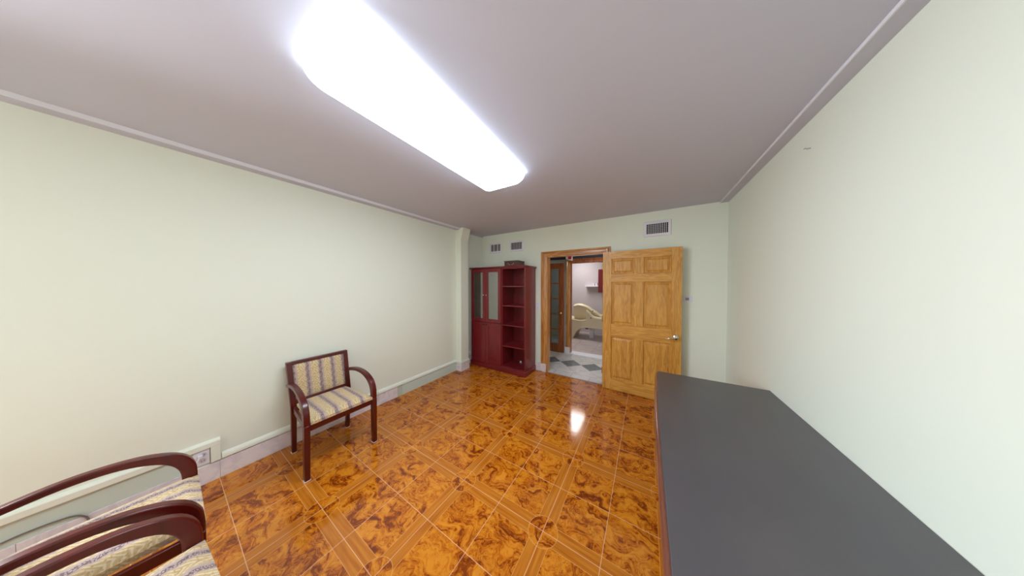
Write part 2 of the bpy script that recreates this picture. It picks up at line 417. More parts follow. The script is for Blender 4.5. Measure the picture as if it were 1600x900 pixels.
# pilaster with a flared bracket at the top
poly = [(XL, 0.0), (-2.69, 0.0), (-2.69, 2.262), (-2.682, 2.292), (-2.640, 2.425), (-2.634, ZC), (XL, ZC)]
struct('pilaster', prism(bmn(), poly, 1, 2.70, 2.88), 'paint', bevel=0.004)
# ---- baseboards
bb = group_empty('baseboard_left')
segs = [(-1.74, -0.4185), (-0.4175, 0.2235), (0.2245, 0.8015), (0.8025, 1.3895), (1.3905, 1.64)]
b = bmn()
for a, c in segs: bx(b, XL, XL + 0.012, a, c, 0.0, 0.137)
obj('tile_course', b, 'base_tile', bb, 0.002)
obj('end_piece', bx(bmn(), XL, XL + 0.010, 1.642, 1.70, 0.0, 0.135), plain('grey_green_board', srgb(190, 200, 182), 0.6), bb)
obj('green_board', bx(bmn(), XL, XL + 0.010, 1.702, 2.698, 0.0, 0.135), 'green_board', bb)
obj('recess_board', bx(bmn(), XL, XL + 0.006, YR, 0.176, 0.138, 0.262), 'green_board', bb)
lip = [(XL, 0.146), (XL + 0.020, 0.146), (XL + 0.020, 0.172), (XL + 0.012, 0.184), (XL, 0.192)]
obj('lip_moulding', prism(bmn(), lip, 1, 0.232, 1.388), 'paint', bb, 0.002)
lip2 = [(p[0], p[1] - 0.004) for p in lip]
obj('lip_moulding', prism(bmn(), lip2, 1, 1.392, 2.690), 'paint', bb, 0.002)
led = [(XL, 0.266), (XL + 0.024, 0.266), (XL + 0.024, 0.302), (XL + 0.014, 0.314), (XL, 0.318)]
obj('raised_ledge', prism(bmn(), led, 1, YR, 0.228), 'paint', bb, 0.002)
obj('raised_ledge', bx(bmn(), XL, XL + 0.022, 0.182, 0.228, 0.146, 0.268), 'paint', bb, 0.002)
b = bmn()                                          # tile wrapped round the pilaster foot
bx(b, XL + 0.012, -2.678, 2.688, 2.700, 0, 0.128); bx(b, -2.690, -2.678, 2.700, 2.89, 0, 0.128)
obj('tile_course', b, 'base_tile', bb, 0.002)
b = bmn(); bx(b, XL + 0.02, -2.674, 2.684, 2.700, 0.138, 0.168); bx(b, -2.690, -2.674, 2.700, 2.892, 0.138, 0.168)
obj('lip_moulding', b, 'paint', bb, 0.003)
obj('tile_course', bx(bmn(), XN, XN + 0.012, 2.90, 3.44, 0, 0.135), 'base_tile', bb)
obj('lip_moulding', bx(bmn(), XN, XN + 0.02, 2.90, 3.44, 0.145, 0.185), 'paint', bb)
b = bx(bmn(), -1.645, -1.528, YB - 0.014, YB, 0, 0.138); bx(b, -1.528, -1.440, YB - 0.022, YB, 0, 0.138)
bx(b, -0.44, XR - 0.002, YB - 0.012, YB, 0, 0.138)
struct('baseboard_back', b, 'base_tile', bevel=0.002)
struct('baseboard_right', bx(bmn(), XR - 0.012, XR, YR, YB - 0.014, 0, 0.135), 'base_tile')

# ---- doorway casing (moulded section) and jamb
cs = group_empty('trim_4')
def casing_section(s0, s1, y0):                    # s runs from outer edge to inner edge
    w = s1 - s0
    return [(s0, y0), (s0, y0 - 0.024), (s0 + 0.22 * w, y0 - 0.026), (s0 + 0.32 * w, y0 - 0.018), (s0 + 0.62 * w, y0 - 0.020), (s0 + 0.85 * w, y0 - 0.012), (s1, y0 - 0.010), (s1, y0)]
obj('casing', prism(bmn(), casing_section(-1.532, -1.430, YB), 2, 0.138, 2.038), 'oak_v', cs)
obj('casing', prism(bmn(), casing_section(-0.444, -0.540, YB), 2, 0.0, 2.038), 'oak_v', cs)
sec = casing_section(2.045, 1.948, YB)
obj('casing', loft(bmn(), [[(-1.536 + (2.045 - s) * 1.0, y, s) for s, y in sec], [(-0.440 - (2.045 - s) * 1.0, y, s) for s, y in sec]]), 'oak_h', cs)
b = bx(bmn(), DX0 - 0.018, DX0, YB - 0.012, YB + 0.11, 0.0, DZ); bx(b, DX1, DX1 + 0.018, YB - 0.012, YB + 0.11, 0.0, DZ)
obj('jamb', b, 'oak_v', cs, 0.002)
obj('jamb', bx(bmn(), DX0 - 0.018, DX1 + 0.018, YB - 0.012, YB + 0.11, DZ, DZ + 0.018), 'oak_h', cs, 0.002)
obj('threshold', bx(bmn(), DX0, DX1, YB - 0.012, YB + 0.006, 0.0, 0.006), 'grey_plastic', cs, 0.002)

# ---- six panel door folded back against the wall
DA = math.atan2(-0.021, 0.633)
door = group_empty('door_1'); door.location = (-0.528, 3.346, 0.0); door.rotation_euler = (0, 0, DA)
DW, DT = 0.90, 0.036
def dbx(x0, x1, z0, z1, y0=0.0, y1=DT): return bx(bmn(), x0, x1, y0, y1, z0, z1)
for x0, x1 in ((0.0, 0.112), (0.796, DW)): obj('stile', dbx(x0, x1, 0.006, 1.957), 'pine_v', door, 0.0015)
zr = [(0.006, 0.170), (0.758, 0.940), (1.530, 1.645), (1.852, 1.957)]
for z0, z1 in zr: obj('rail', dbx(0.112, 0.796, z0, z1), 'pine_h', door, 0.0015)
for z0, z1 in ((0.170, 0.758), (0.940, 1.530), (1.645, 1.852)): obj('mullion', dbx(0.392, 0.501, z0, z1), 'pine_v', door, 0.0015)
for x0, x1 in ((0.112, 0.392), (0.501, 0.796)):
    for z0, z1 in ((0.170, 0.758), (0.940, 1.530), (1.645, 1.852)):
        b = bmn(); m1, m2, m3 = 0.007, 0.017, 0.040
        def ring(m, y): return [(x0 + m, y, z0 + m), (x1 - m, y, z0 + m), (x1 - m, y, z1 - m), (x0 + m, y, z1 - m)]
        loft(b, [ring(0, DT - 0.002), ring(0, 0.004), ring(m1, 0.017), ring(m2, 0.017), ring(m3, 0.004)])
        obj('panel', b, 'pine_v', door, smooth=False)
lv = bmn()
lathe(lv, [(0.001, 0.0), (0.032, 0.0), (0.033, -0.006), (0.026, -0.013), (0.012, -0.016), (0.011, -0.045), (0.016, -0.050), (0.016, -0.062), (0.001, -0.064)], (0.842, 0, 0.845), 1, 24)
tube(lv, smooth_curve([(0.842, -0.052, 0.845), (0.81, -0.055, 0.842), (0.775, -0.054, 0.833), (0.742, -0.050, 0.829)], 5), [0.010] * 6 + [0.0085] * 5 + [0.007] * 5, 10)
obj('lever_handle', lv, 'chrome', door)
for z in (0.25, 1.0, 1.75): obj('hinge', tube(bmn(), [(-0.008, 0.010, z - 0.045), (-0.008, 0.010, z + 0.045)], 0.006, 10), 'brass', door)
obj('latch_plate', bx(bmn(), DW, DW + 0.002, 0.008, 0.028, 0.80, 0.89), 'brass', door)

# ================================================================== hall and treatment room
HY = 4.63
struct('hall_floor', bx(bmn(), -3.0, 1.2, YB, HY + 0.06, -0.05, 0.001), 'hall_floor')
struct('hall_ceiling', bx(bmn(), -3.0, 1.2, YB + 0.10, HY, 2.40, 2.46), 'hall_paint')
b = bx(bmn(), -3.05, -3.0, YB + 0.1, HY, 0, 2.4); bx(b, 1.2, 1.25, YB + 0.1, HY, 0, 2.4)
bx(b, -3.0, XN, YB + 0.02, YB + 0.10, 0, 2.4); bx(b, XR + 0.0, 1.2, YB + 0.02, YB + 0.10, 0, 2.4)
struct('wall_hall', b, 'hall_paint')
TX0, TX1, TZ = -1.378, -0.50, 1.945
b = bx(bmn(), -3.0, -2.28, HY, HY + 0.10, 0, 2.4); bx(b, -2.28, -1.535, HY, HY + 0.10, 1.955, 2.4); bx(b, -1.535, TX0 - 0.02, HY, HY + 0.10, 0, 2.4); bx(b, TX1 + 0.02, 1.2, HY, HY + 0.10, 0, 2.4); bx(b, TX0 - 0.02, TX1 + 0.02, HY, HY + 0.10, TZ + 0.02, 2.4)
struct('wall_partition', b, 'hall_paint')
struct('dark_upper_panel', bx(bmn(), -2.6, 1.0, HY - 0.012, HY, 2.036, 2.36), plain('dark_panel', srgb(62, 60, 74), 0.3))  # plain dark panel across the upper partition wall
cs2 = group_empty('trim_5')
obj('casing', prism(bmn(), casing_section(-1.472, -1.384, HY), 2, 0.138, 2.028), 'oak_v', cs2)
obj('casing', prism(bmn(), casing_section(-0.412, -0.496, HY), 2, 0.0, 2.028), 'oak_v', cs2)
sec = casing_section(2.032, 1.942, HY)
obj('casing', loft(bmn(), [[(-1.474 + (2.032 - s), y, s) for s, y in sec], [(-0.410 - (2.032 - s), y, s) for s, y in sec]]), 'cherry_v', cs2)
b = bx(bmn(), TX0 - 0.018, TX0, HY - 0.008, HY + 0.11, 0.0, TZ); bx(b, TX1, TX1 + 0.018, HY - 0.008, HY + 0.11, 0.0, TZ)
bx(b, TX0 - 0.018, TX1 + 0.018, HY - 0.008, HY + 0.11, TZ, TZ + 0.018)
obj('jamb', b, 'cherry_v', cs2, 0.002)
obj('plinth_block', bx(bmn(), -1.500, -1.384, HY - 0.026, HY, 0.0, 0.138), 'base_tile', cs2, 0.002)
sl = bmn(); prism(sl, [(HY - 0.03, 0.001), (HY - 0.03, 0.012), (HY - 0.01, 0.022), (HY + 0.16, 0.022), (HY + 0.18, 0.001)], 0, TX0, TX1)
obj('sill', sl, 'trim_white', cs2)

# french door with fifteen panes
fd = group_empty('door_2'); FX1, FW = -1.512, 0.79; FX0 = FX1 - FW; fy0, fy1 = HY - 0.045, HY - 0.008
for x0, x1 in ((FX0, FX0 + 0.121), (FX1 - 0.121, FX1)): obj('stile', bx(bmn(), x0, x1, fy0, fy1, 0.006, 1.958), 'cherry_v', fd, 0.002)
gx0, gx1 = FX0 + 0.121, FX1 - 0.121
for z0, z1 in ((0.006, 0.178), (1.836, 1.958)): obj('rail', bx(bmn(), gx0, gx1, fy0, fy1, z0, z1), 'cherry_v', fd, 0.002)
b = bmn(); cwid = (gx1 - gx0 - 2 * 0.026) / 3
for k in (1, 2): bx(b, gx0 + k * cwid + (k - 1) * 0.026, gx0 + k * cwid + k * 0.026, fy0 + 0.004, fy1 - 0.004, 0.178, 1.836)
for z in (0.504, 0.845, 1.178, 1.520): bx(b, gx0, gx1, fy0 + 0.004, fy1 - 0.004, z - 0.013, z + 0.013)
obj('glazing_bar', b, 'cherry_v', fd, 0.002)
for i in range(3):
    for k in range(5):
        zz = [0.178, 0.504, 0.845, 1.178, 1.520, 1.836]
        obj('pane', bx(bmn(), gx0 + i * (cwid + 0.026) + 0.001, gx0 + i * (cwid + 0.026) + cwid - 0.001, fy0 + 0.014, fy0 + 0.019, zz[k] + 0.001, zz[k + 1] - 0.001), 'door_glass', fd)
lv = bmn()
lathe(lv, [(0.001, 0.0), (0.030, 0.0), (0.030, -0.006), (0.012, -0.014), (0.011, -0.04), (0.001, -0.058)], (FX1 - 0.075, fy0, 0.862), 1, 18)
tube(lv, [(FX1 - 0.075, fy0 - 0.046, 0.862), (FX1 - 0.12, fy0 - 0.048, 0.858), (FX1 - 0.165, fy0 - 0.044, 0.855)], [0.012, 0.010, 0.009], 10)
obj('lever_handle', lv, 'brass', fd)

# small red and white alarm box by the inner door head
al = thing('alarm_box', 'small white and red alarm box above the inner doorway across the hall', 'alarm', (-1.40, HY - 0.026, 2.045))
b = bmn(); prism(b, [(-0.06, 0.045), (0.07, 0.045), (0.07, -0.05), (0.0, -0.04), (-0.06, -0.008)], 1, -0.075, -0.001)
obj('housing', b, 'white_plastic', al, 0.004)
obj('red_face', bx(bmn(), 0.0, 0.068, -0.082, -0.075, -0.022, 0.042), 'red', al, 0.002)

# treatment room shell
TY = 7.0
struct('treatment_floor', bx(bmn(), -3.2, 1.2, HY + 0.06, TY, -0.05, 0.0), 'treat_floor')
struct('treatment_ceiling', bx(bmn(), -3.2, 1.2, HY + 0.10, TY, 2.42, 2.48), 'ceiling')
b = bx(bmn(), -3.25, 1.25, TY, TY + 0.06, 0, 2.42); bx(b, -3.25, -3.2, HY + 0.1, TY, 0, 2.42); bx(b, 1.2, 1.25, HY + 0.1, TY, 0, 2.42)
struct('wall_treatment', b, 'treat_paint')
pn = thing('ceiling_panel_light', 'long lit ceiling panel in the far treatment room, seen mirrored in the glossy floor', 'ceiling light', (-1.72, 6.10, 2.42))
b = bmn()
for r in ((-0.25, -0.22, -0.48, 0.48), (0.22, 0.25, -0.48, 0.48), (-0.22, 0.22, -0.48, -0.45), (-0.22, 0.22, 0.45, 0.48)): bx(b, r[0], r[1], r[2], r[3], -0.03, 0.0)
obj('frame', b, 'trim_white', pn)
obj('diffuser', bx(bmn(), -0.22, 0.22, -0.45, 0.45, -0.022, -0.006), 'panel_lit', pn)

# cream moulded treatment bed (body, backrest shell, rim)
bed = thing('treatment_bed', 'cream moulded treatment bed with arched base in the room beyond the hall', 'bed', (0, 0, 0))
lower = [(-2.35, 0.0), (-1.71, 0.0)] + smooth_curve([(-1.71, 0.0), (-1.66, 0.12), (-1.59, 0.225), (-1.50, 0.295), (-1.38, 0.32)], 4)[1:] + [(-1.0, 0.325), (-0.45, 0.33), (-0.45, 0.60), (-0.97, 0.605), (-1.10, 0.612), (-1.18, 0.628), (-1.26, 0.60), (-1.35, 0.535), (-1.60, 0.497), (-1.80, 0.525), (-2.1, 0.56), (-2.35, 0.5)]
obj('body', prism(bmn(), lower, 1, 6.0, 6.62), 'cream_shell', bed, 0.012, 3)
# backrest shell: swept wall, inner face towards the viewer
top = smooth_curve([(-1.735, 0.905), (-1.70, 0.922), (-1.585, 0.948), (-1.447, 0.925), (-1.326, 0.872), (-1.223, 0.80), (-1.122, 0.745), (-1.06, 0.70), (-0.97, 0.672), (-0.60, 0.66)], 5)
rings = []
for x, z in top:
    zl = 0.50
    rings.append([(x, 6.26, zl), (x - 0.03, 6.20, zl + 0.4 * (z - zl)), (x, 6.10, z - 0.03), (x, 6.13, z), (x, 6.22, z + 0.012), (x, 6.34, z - 0.02), (x, 6.44, z - 0.16), (x, 6.46, zl)])
obj('backrest_shell', loft(bmn(), rings), 'cream_shell', bed)
arm = smooth_curve([(-1.36, 0.80), (-1.28, 0.735), (-1.20, 0.655), (-1.12, 0.628), (-1.0, 0.622), (-0.60, 0.62)], 5)
rings = []
for x, z in arm:
    rings.append([(x, 6.00, 0.50), (x, 5.99, z - 0.03), (x, 6.01, z), (x, 6.09, z + 0.012), (x, 6.13, z - 0.01), (x, 6.13, 0.50)])
obj('side_wing', loft(bmn(), rings), 'cream_shell', bed)
rim = smooth_curve([(-2.2, 0.55), (-1.79, 0.53), (-1.60, 0.502), (-1.45, 0.512), (-1.33, 0.545)], 5)
obj('rim', tube(bmn(), [(x, 6.005, z) for x, z in rim], 0.016, 8), 'cream_shell', bed)
b = bmn(); lathe(b, [(0.001, 0), (0.014, 0), (0.014, -0.006), (0.001, -0.008)], (-1.237, 5.992, 0.60), 1, 12)
obj('hole_disc', b, 'dark_pad', bed)  # dark discs stand for holes in the moulded shell
b = bmn(); lathe(b, [(0.001, 0), (0.016, 0), (0.016, -0.006), (0.001, -0.008)], (-1.216, 6.10, 0.775), 1, 12)
obj('hole_disc', b, 'dark_pad', bed)
obj('pedestal', bx(bmn(), -1.33, -1.22, 6.26, 6.36, 0.0, 0.325), 'white_plastic', bed, 0.01)
b = bx(bmn(), -1.20, -0.60, 6.28, 6.34, 0.10, 0.14); bx(b, -0.95, -0.88, 6.26, 6.36, 0.0, 0.325)
obj('under_frame', b, 'white_plastic', bed, 0.008)
obj('motor', prism(bmn(), [(-1.42, 0.322), (-1.30, 0.322), (-1.34, 0.27), (-1.40, 0.27)], 1, 6.10, 6.2), 'dark_pad', bed)

ws = obj('wall_shelf', bx(bmn(), -1.585, -0.95, TY - 0.20, TY, 1.42, 1.462), 'white_plastic', bevel=0.004)
tag(ws, 'white floating wall shelf above the cream treatment bed', 'shelf')
for i, x in enumerate((-1.335, -1.255)):
    b = bmn(); lathe(b, [(0.001, 0), (0.022, 0), (0.028, 0.02), (0.031, 0.07), (0.027, 0.07), (0.023, 0.01), (0.001, 0.008)], (x, TY - 0.12, 1.462), 2, 16)
    c = obj('cup', b, 'white_plastic')
    tag(c, ('white cup on the wall shelf, the one farther from the dark cabinet', 'white cup on the wall shelf, the one next to the dark cabinet')[i], 'cup', 'white cups on the wall shelf')
wc = thing('wall_cabinet', 'dark reddish brown wall cabinet beside the white floating shelf', 'cabinet', (-1.19, TY, 1.26))
obj('carcass', bx(bmn(), 0.0, 0.60, -0.28, 0.0, 0.0, 0.67), 'case_v', wc, 0.002)
for x0, x1 in ((0.003, 0.298), (0.302, 0.597)):
    d = obj('door', bx(bmn(), x0, x1, -0.300, -0.281, 0.004, 0.666), 'case_v', wc, 0.003)
    obj('knob', lathe(bmn(), [(0.001, 0), (0.006, 0), (0.006, -0.012), (0.012, -0.016), (0.001, -0.024)], (0.27 if x0 < 0.1 else 0.33, -0.300, 0.08), 1, 12), 'chrome', d)

# ================================================================== ceiling fixture
cl = thing('ceiling_light', 'long wraparound fluorescent ceiling light with glowing white lens', 'ceiling light', (-1.0865, 1.0019, ZC), 0.0251)
def rrect(hx, hy, r, z, seg=7):
    pts = []
    for cx, cy, a0 in ((hx - r, hy - r, 0), (-hx + r, hy - r, 90), (-hx + r, -hy + r, 180), (hx - r, -hy + r, 270)):
        for k in range(seg + 1):
            a = math.radians(a0 + 90 * k / seg); pts.append((cx + r * math.cos(a), cy + r * math.sin(a), z))
    return pts
LX, LY, LD = 0.2148, 0.6727, 0.1146
obj('base_pan', loft(bmn(), [rrect(LX - 0.02, LY - 0.02, 0.04, 0.0), rrect(LX - 0.02, LY - 0.02, 0.04, -0.010)]), 'white_plastic', cl)
rings = []
for k in range(0, 13):
    a = math.radians(90 * k / 12); ins = 0.1087 * (1 - math.cos(a)); z = -0.011 - (LD - 0.011) * math.sin(a)
    rings.append(rrect(LX - ins, LY - ins, max(0.0476 - ins * 0.3, 0.015), z))
obj('lens_side', loft(bmn(), rings[:8], caps=False), 'lens_side', cl)
b = loft(bmn(), rings[7:], caps=False)
b.faces.new([v for v in b.verts][-len(rings[0]):])
obj('lens', b, 'lens', cl)

# ================================================================== bookcase
CX0, CX1, CY0, CY1 = -2.770, -1.640, 3.062, 3.435
bc = thing('bookcase', 'tall red mahogany bookcase with glass doors and open shelves in the corner', 'bookcase', (0, 0, 0))
CT = 1.778
obj('plinth', bx(bmn(), CX0 - 0.022, CX1 + 0.012, CY0 - 0.022, CY1, 0.0, 0.088), 'case_h', bc, 0.006)
obj('top_panel', bx(bmn(), CX0 - 0.034, CX1 + 0.022, CY0 - 0.036, CY1, CT, CT + 0.024), 'case_h', bc, 0.006)
for x0, x1 in ((CX0, CX0 + 0.020), (CX1 - 0.020, CX1)): obj('side_panel', bx(bmn(), x0, x1, CY0, CY1, 0.088, CT), 'case_v', bc, 0.001)
obj('divider', bx(bmn(), -2.118, -2.082, CY0, CY1 - 0.01, 0.088, CT), 'case_v', bc, 0.001)
obj('back_panel', bx(bmn(), CX0 + 0.02, CX1 - 0.02, CY1 - 0.010, CY1, 0.088, CT), 'case_v', bc)
obj('bottom_panel', bx(bmn(), CX0 + 0.02, -2.118, CY0 + 0.02, CY1 - 0.01, 0.088, 0.106), 'case_h', bc)
obj('bottom_panel', bx(bmn(), -2.082, CX1 - 0.02, CY0, CY1 - 0.01, 0.088, 0.106), 'case_h', bc)
obj('frieze_rail', bx(bmn(), -2.082, CX1 - 0.02, CY0, CY0 + 0.02, CT - 0.02, CT), 'case_h', bc)
for z in (1.471, 1.143, 0.813, 0.455): obj('shelf', bx(bmn(), -2.082, CX1 - 0.02, CY0 + 0.003, CY1 - 0.01, z - 0.018, z), 'case_h', bc, 0.001)
for z in (1.45, 1.13, 0.815, 0.45): obj('shelf', bx(bmn(), CX0 + 0.02, -2.118, CY0 + 0.04, CY1 - 0.01, z - 0.018, z), 'case_h', bc)
xm = (CX0 + -2.100) / 2
for i, (x0, x1) in enumerate(((CX0 + 0.002, xm - 0.0015), (xm + 0.0015, -2.102))):
    y0, y1 = CY0 - 0.020, CY0 - 0.001
    for part, z0, z1, rail in (('glass_door', 0.824, CT - 0.006, 0.062), ('cupboard_door', 0.094, 0.818, 0.060)):
        rl = rail; rr = rail
        b = bx(bmn(), x0, x0 + rl, y0, y1, z0, z1); bx(b, x1 - rr, x1, y0, y1, z0, z1)
        bx(b, x0 + rl, x1 - rr, y0, y1, z0, z0 + rail); bx(b, x0 + rl, x1 - rr, y0, y1, z1 - rail, z1)
        d = obj(part, b, 'case_v', bc, 0.0015)
        if part == 'glass_door':
            obj('pane', bx(bmn(), x0 + rl - 0.003, x1 - rr + 0.003, y0 + 0.007, y0 + 0.011, z0 + rail - 0.003, z1 - rail + 0.003), 'case_glass', d)
        else:
            bmp = bmn()
            def ring(m, y): return [(x0 + rl + m, y, z0 + rail + m), (x1 - rr - m, y, z0 + rail + m), (x1 - rr - m, y, z1 - rail - m), (x0 + rl + m, y, z1 - rail - m)]
            loft(bmp, [ring(-0.004, y1 - 0.002), ring(-0.004, y0 + 0.010), ring(0.012, y0 + 0.010), ring(0.016, y0 + 0.008)])
            obj('panel', bmp, 'case_v', d, smooth=False)
        kx = x1 - 0.030 if i == 0 else x0 + 0.030
        kz = 1.305 if part == 'glass_door' else 0.782
        obj('knob', lathe(bmn(), [(0.001, 0), (0.006, 0), (0.006, -0.012), (0.013, -0.017), (0.013, -0.022), (0.001, -0.027)], (kx, y0, kz), 1, 14), 'chrome' if part == 'glass_door' else 'dark_metal', d)

# dark chest on top of the bookcase
bxo = thing('keepsake_box', 'small dark wooden box with pale curved pulls on top of the bookcase', 'box', (-1.945, 3.22, CT + 0.024))
obj('body', bx(bmn(), -0.135, 0.135, -0.10, 0.12, 0.0, 0.078), 'box_wood', bxo, 0.003)
obj('lid', bx(bmn(), -0.140, 0.140, -0.106, 0.124, 0.079, 0.094), 'box_wood', bxo, 0.003)
for sx in (-1, 1):
    pts = smooth_curve([(sx * 0.062, -0.106, 0.056), (sx * 0.044, -0.112, 0.036), (sx * 0.022, -0.112, 0.024), (sx * 0.010, -0.106, 0.030)], 4)
    obj('pull', tube(bmn(), pts, 0.0042, 8), 'silver_mark', bxo)
# white scrap on the lowest shelf
b = bmn(); vs = [(-1.905, 3.345, 0.107), (-1.868, 3.338, 0.107), (-1.872, 3.375, 0.107), (-1.904, 3.372, 0.107), (-1.893, 3.354, 0.135), (-1.880, 3.358, 0.128)]
vv = [b.verts.new(p) for p in vs]
for f in ((0, 1, 4), (1, 5, 4), (1, 2, 5), (2, 3, 4), (2, 4, 5), (3, 0, 4), (3, 2, 1, 0)): b.faces.new([vv[i] for i in f])
tag(obj('paper_scrap', b, 'paper', smooth=False), 'crumpled white paper scrap on the lowest shelf of the bookcase', 'paper')

# ================================================================== armchairs
def sweep_arm(s):
    """bent arm: outer and inner edges in the side plane, pulled in towards the back post"""
    outer = smooth_curve([(-0.300, 0.603), (-0.19, 0.634), (-0.07, 0.653), (0.045, 0.648), (0.135, 0.626), (0.212, 0.580), (0.252, 0.510), (0.258, 0.42)], 4)
    inner = smooth_curve([(-0.292, 0.575), (-0.19, 0.604), (-0.07, 0.622), (0.030, 0.617), (0.105, 0.594), (0.168, 0.553), (0.203, 0.495), (0.210, 0.42)], 4)
    rings = []
    for (yo, zo), (yi, zi) in zip([p[:2] for p in outer], [p[:2] for p in inner]):
        y = (yo + yi) / 2; f = min(1.0, max(0.0, (0.20 - y) / 0.5)); xo = 0.260 - 0.024 * f ** 1.5; wd = 0.038
        rings.append([(s * xo, yo, zo), (s * (xo - wd), yo, zo), (s * (xo - wd), yi, zi), (s * xo, yi, zi)])
    return loft(bmn(), rings)
def back_y(z): return -0.215 - max(0.0, z - 0.42) * 0.235
def make_chair(label, loc, rotz):
    t = thing('armchair', label, 'chair', loc, rotz, 'striped armchairs in the waiting room')
    for s in (-1, 1):
        obj('armrest', sweep_arm(s), 'mahog', t, 0.006, 3)
        fl = loft(bmn(), [[(s * 0.260, 0.258, 0.42), (s * 0.222, 0.258, 0.42), (s * 0.222, 0.210, 0.42), (s * 0.260, 0.210, 0.42)],
                          [(s * 0.259, 0.256, 0.0), (s * 0.226, 0.256, 0.0), (s * 0.226, 0.216, 0.0), (s * 0.259, 0.216, 0.0)]])
        obj('leg', fl, 'mahog', t, 0.004)
        obj('foot_glide', bx(bmn(), s * 0.2425 - 0.018, s * 0.2425 + 0.018, 0.214, 0.258, 0.0, 0.005), 'white_plastic', t, 0.001)
        obj('foot_glide', bx(bmn(), s * 0.204 - 0.0165, s * 0.204 + 0.0165, -0.2525, -0.2135, 0.0, 0.005), 'white_plastic', t, 0.001)
        rl = []
        for z in (0.0, 0.2, 0.42, 0.6, 0.796):
            yc = back_y(z) - (0.018 * (1 - z / 0.42) if z < 0.42 else 0); x1 = 0.219 + 0.014 * z / 0.8
            w = 0.030 + 0.008 * min(1, z / 0.4)
            rl.append([(s * x1, yc - 0.018, z), (s * (x1 - w), yc - 0.018, z), (s * (x1 - w), yc + 0.018, z), (s * x1, yc + 0.018, z)])
        obj('leg', loft(bmn(), rl), 'mahog', t, 0.003)
    def slab(z0, z1, hx0, hx1, th0, th1):
        return loft(bmn(), [[(-hx, back_y(z) + a, z), (hx, back_y(z) + a, z), (hx, back_y(z) + c, z), (-hx, back_y(z) + c, z)] for z, hx, a, c in ((z0, hx0, th0, th1), (z1, hx1, th0, th1))])
    obj('back_rail', slab(0.770, 0.797, 0.197, 0.1975, -0.016, 0.017), 'mahog', t, 0.003)
    obj('back_rail', slab(0.428, 0.468, 0.188, 0.189, -0.014, 0.016), 'mahog', t, 0.003)
    # padded back
    b = bmn(); rings = []; N = 10
    def rnd(u): return (1 - abs(u) ** 6) ** 0.5
    grid_f, grid_b = [], []
    for j in range(N + 1):
        z = 0.470 + (0.769 - 0.470) * j / N; rf, rb = [], []
        hx = 0.187 + 0.008 * j / N
        for i in range(N + 1):
            u = -1 + 2 * i / N; w = -1 + 2 * j / N
            bul = 0.018 * rnd(u * 0.999) * rnd(w * 0.999)
            rf.append(b.verts.new((u * hx, back_y(z) + 0.008 + bul, z))); rb.append(b.verts.new((u * hx, back_y(z) - 0.010, z)))
        grid_f.append(rf); grid_b.append(rb)
    for j in range(N):
        for i in range(N):
            b.faces.new([grid_f[j][i], grid_f[j][i + 1], grid_f[j + 1][i + 1], grid_f[j + 1][i]])
            b.faces.new([grid_b[j][i + 1], grid_b[j][i], grid_b[j + 1][i], grid_b[j + 1][i + 1]])
    for i in range(N):
        b.faces.new([grid_b[0][i], grid_b[0][i + 1], grid_f[0][i + 1], grid_f[0][i]]); b.faces.new([grid_f[N][i], grid_f[N][i + 1], grid_b[N][i + 1], grid_b[N][i]])
        b.faces.new([grid_f[i][0], grid_f[i + 1][0], grid_b[i + 1][0], grid_b[i][0]]); b.faces.new([grid_b[i][N], grid_b[i + 1][N], grid_f[i + 1][N], grid_f[i][N]])
    obj('backrest', b, 'fabric', t)
    # seat cushion
    b = bmn(); N = 14; top, bot = [], []
    for j in range(N + 1):
        v = j / N; y = -0.192 + 0.452 * v; hx = 0.190 + 0.030 * v; ra, rb = [], []
        for i in range(N + 1):
            u = -1 + 2 * i / N
            e = (1 - abs(u * 0.998) ** 8) ** 0.5 * (1 - abs((2 * v - 1) * 0.998) ** 8) ** 0.5
            ra.append(b.verts.new((u * hx, y, 0.422 + 0.018 + 0.032 * e))); rb.append(b.verts.new((u * hx, y, 0.421)))
        top.append(ra); bot.append(rb)
    for j in range(N):
        for i in range(N):
            b.faces.new([top[j][i], top[j][i + 1], top[j + 1][i + 1], top[j + 1][i]]); b.faces.new([bot[j][i + 1], bot[j][i], bot[j + 1][i], bot[j + 1][i + 1]])
    for i in range(N):
        b.faces.new([bot[0][i], bot[0][i + 1], top[0][i + 1], top[0][i]]); b.faces.new([top[N][i], top[N][i + 1], bot[N][i + 1], bot[N][i]])
        b.faces.new([top[i][0], top[i + 1][0], bot[i + 1][0], bot[i][0]]); b.faces.new([bot[i][N], bot[i + 1][N], top[i + 1][N], top[i][N]])
    obj('seat', b, 'seat_fabric', t)
    obj('seat_rail', bx(bmn(), -0.222, 0.222, 0.222, 0.250, 0.372, 0.420), 'mahog', t, 0.003)
    obj('seat_rail', bx(bmn(), -0.187, 0.187, -0.226, -0.200, 0.372, 0.420), 'mahog', t, 0.003)
    for s in (-1, 1):
        obj('seat_rail', loft(bmn(), [[(s * 0.248, 0.21, z), (s * 0.228, 0.21, z), (s * 0.194, -0.197, z), (s * 0.214, -0.197, z)] for z in (0.372, 0.420)]), 'mahog', t, 0.003)
    return t
def dup(root, label, loc, rotz):
    r = root.copy(); COL.objects.link(r); r.location = loc; r.rotation_euler = (0, 0, rotz); r['label'] = label
    for ch in list(root.children):
        c = ch.copy(); COL.objects.link(c); c.parent = r
    return r
ch = make_chair('striped mahogany armchair standing alone with its back to the left wall', (-2.430, 0.810, 0), -math.pi / 2)
dup(ch, 'striped mahogany armchair in the near left corner, nearest the wall outlet', (-1.894, -0.165, 0), -0.01)
dup(ch, 'striped mahogany armchair at the bottom edge, right of the corner armchair', (-1.310, -0.162, 0), 0.07)

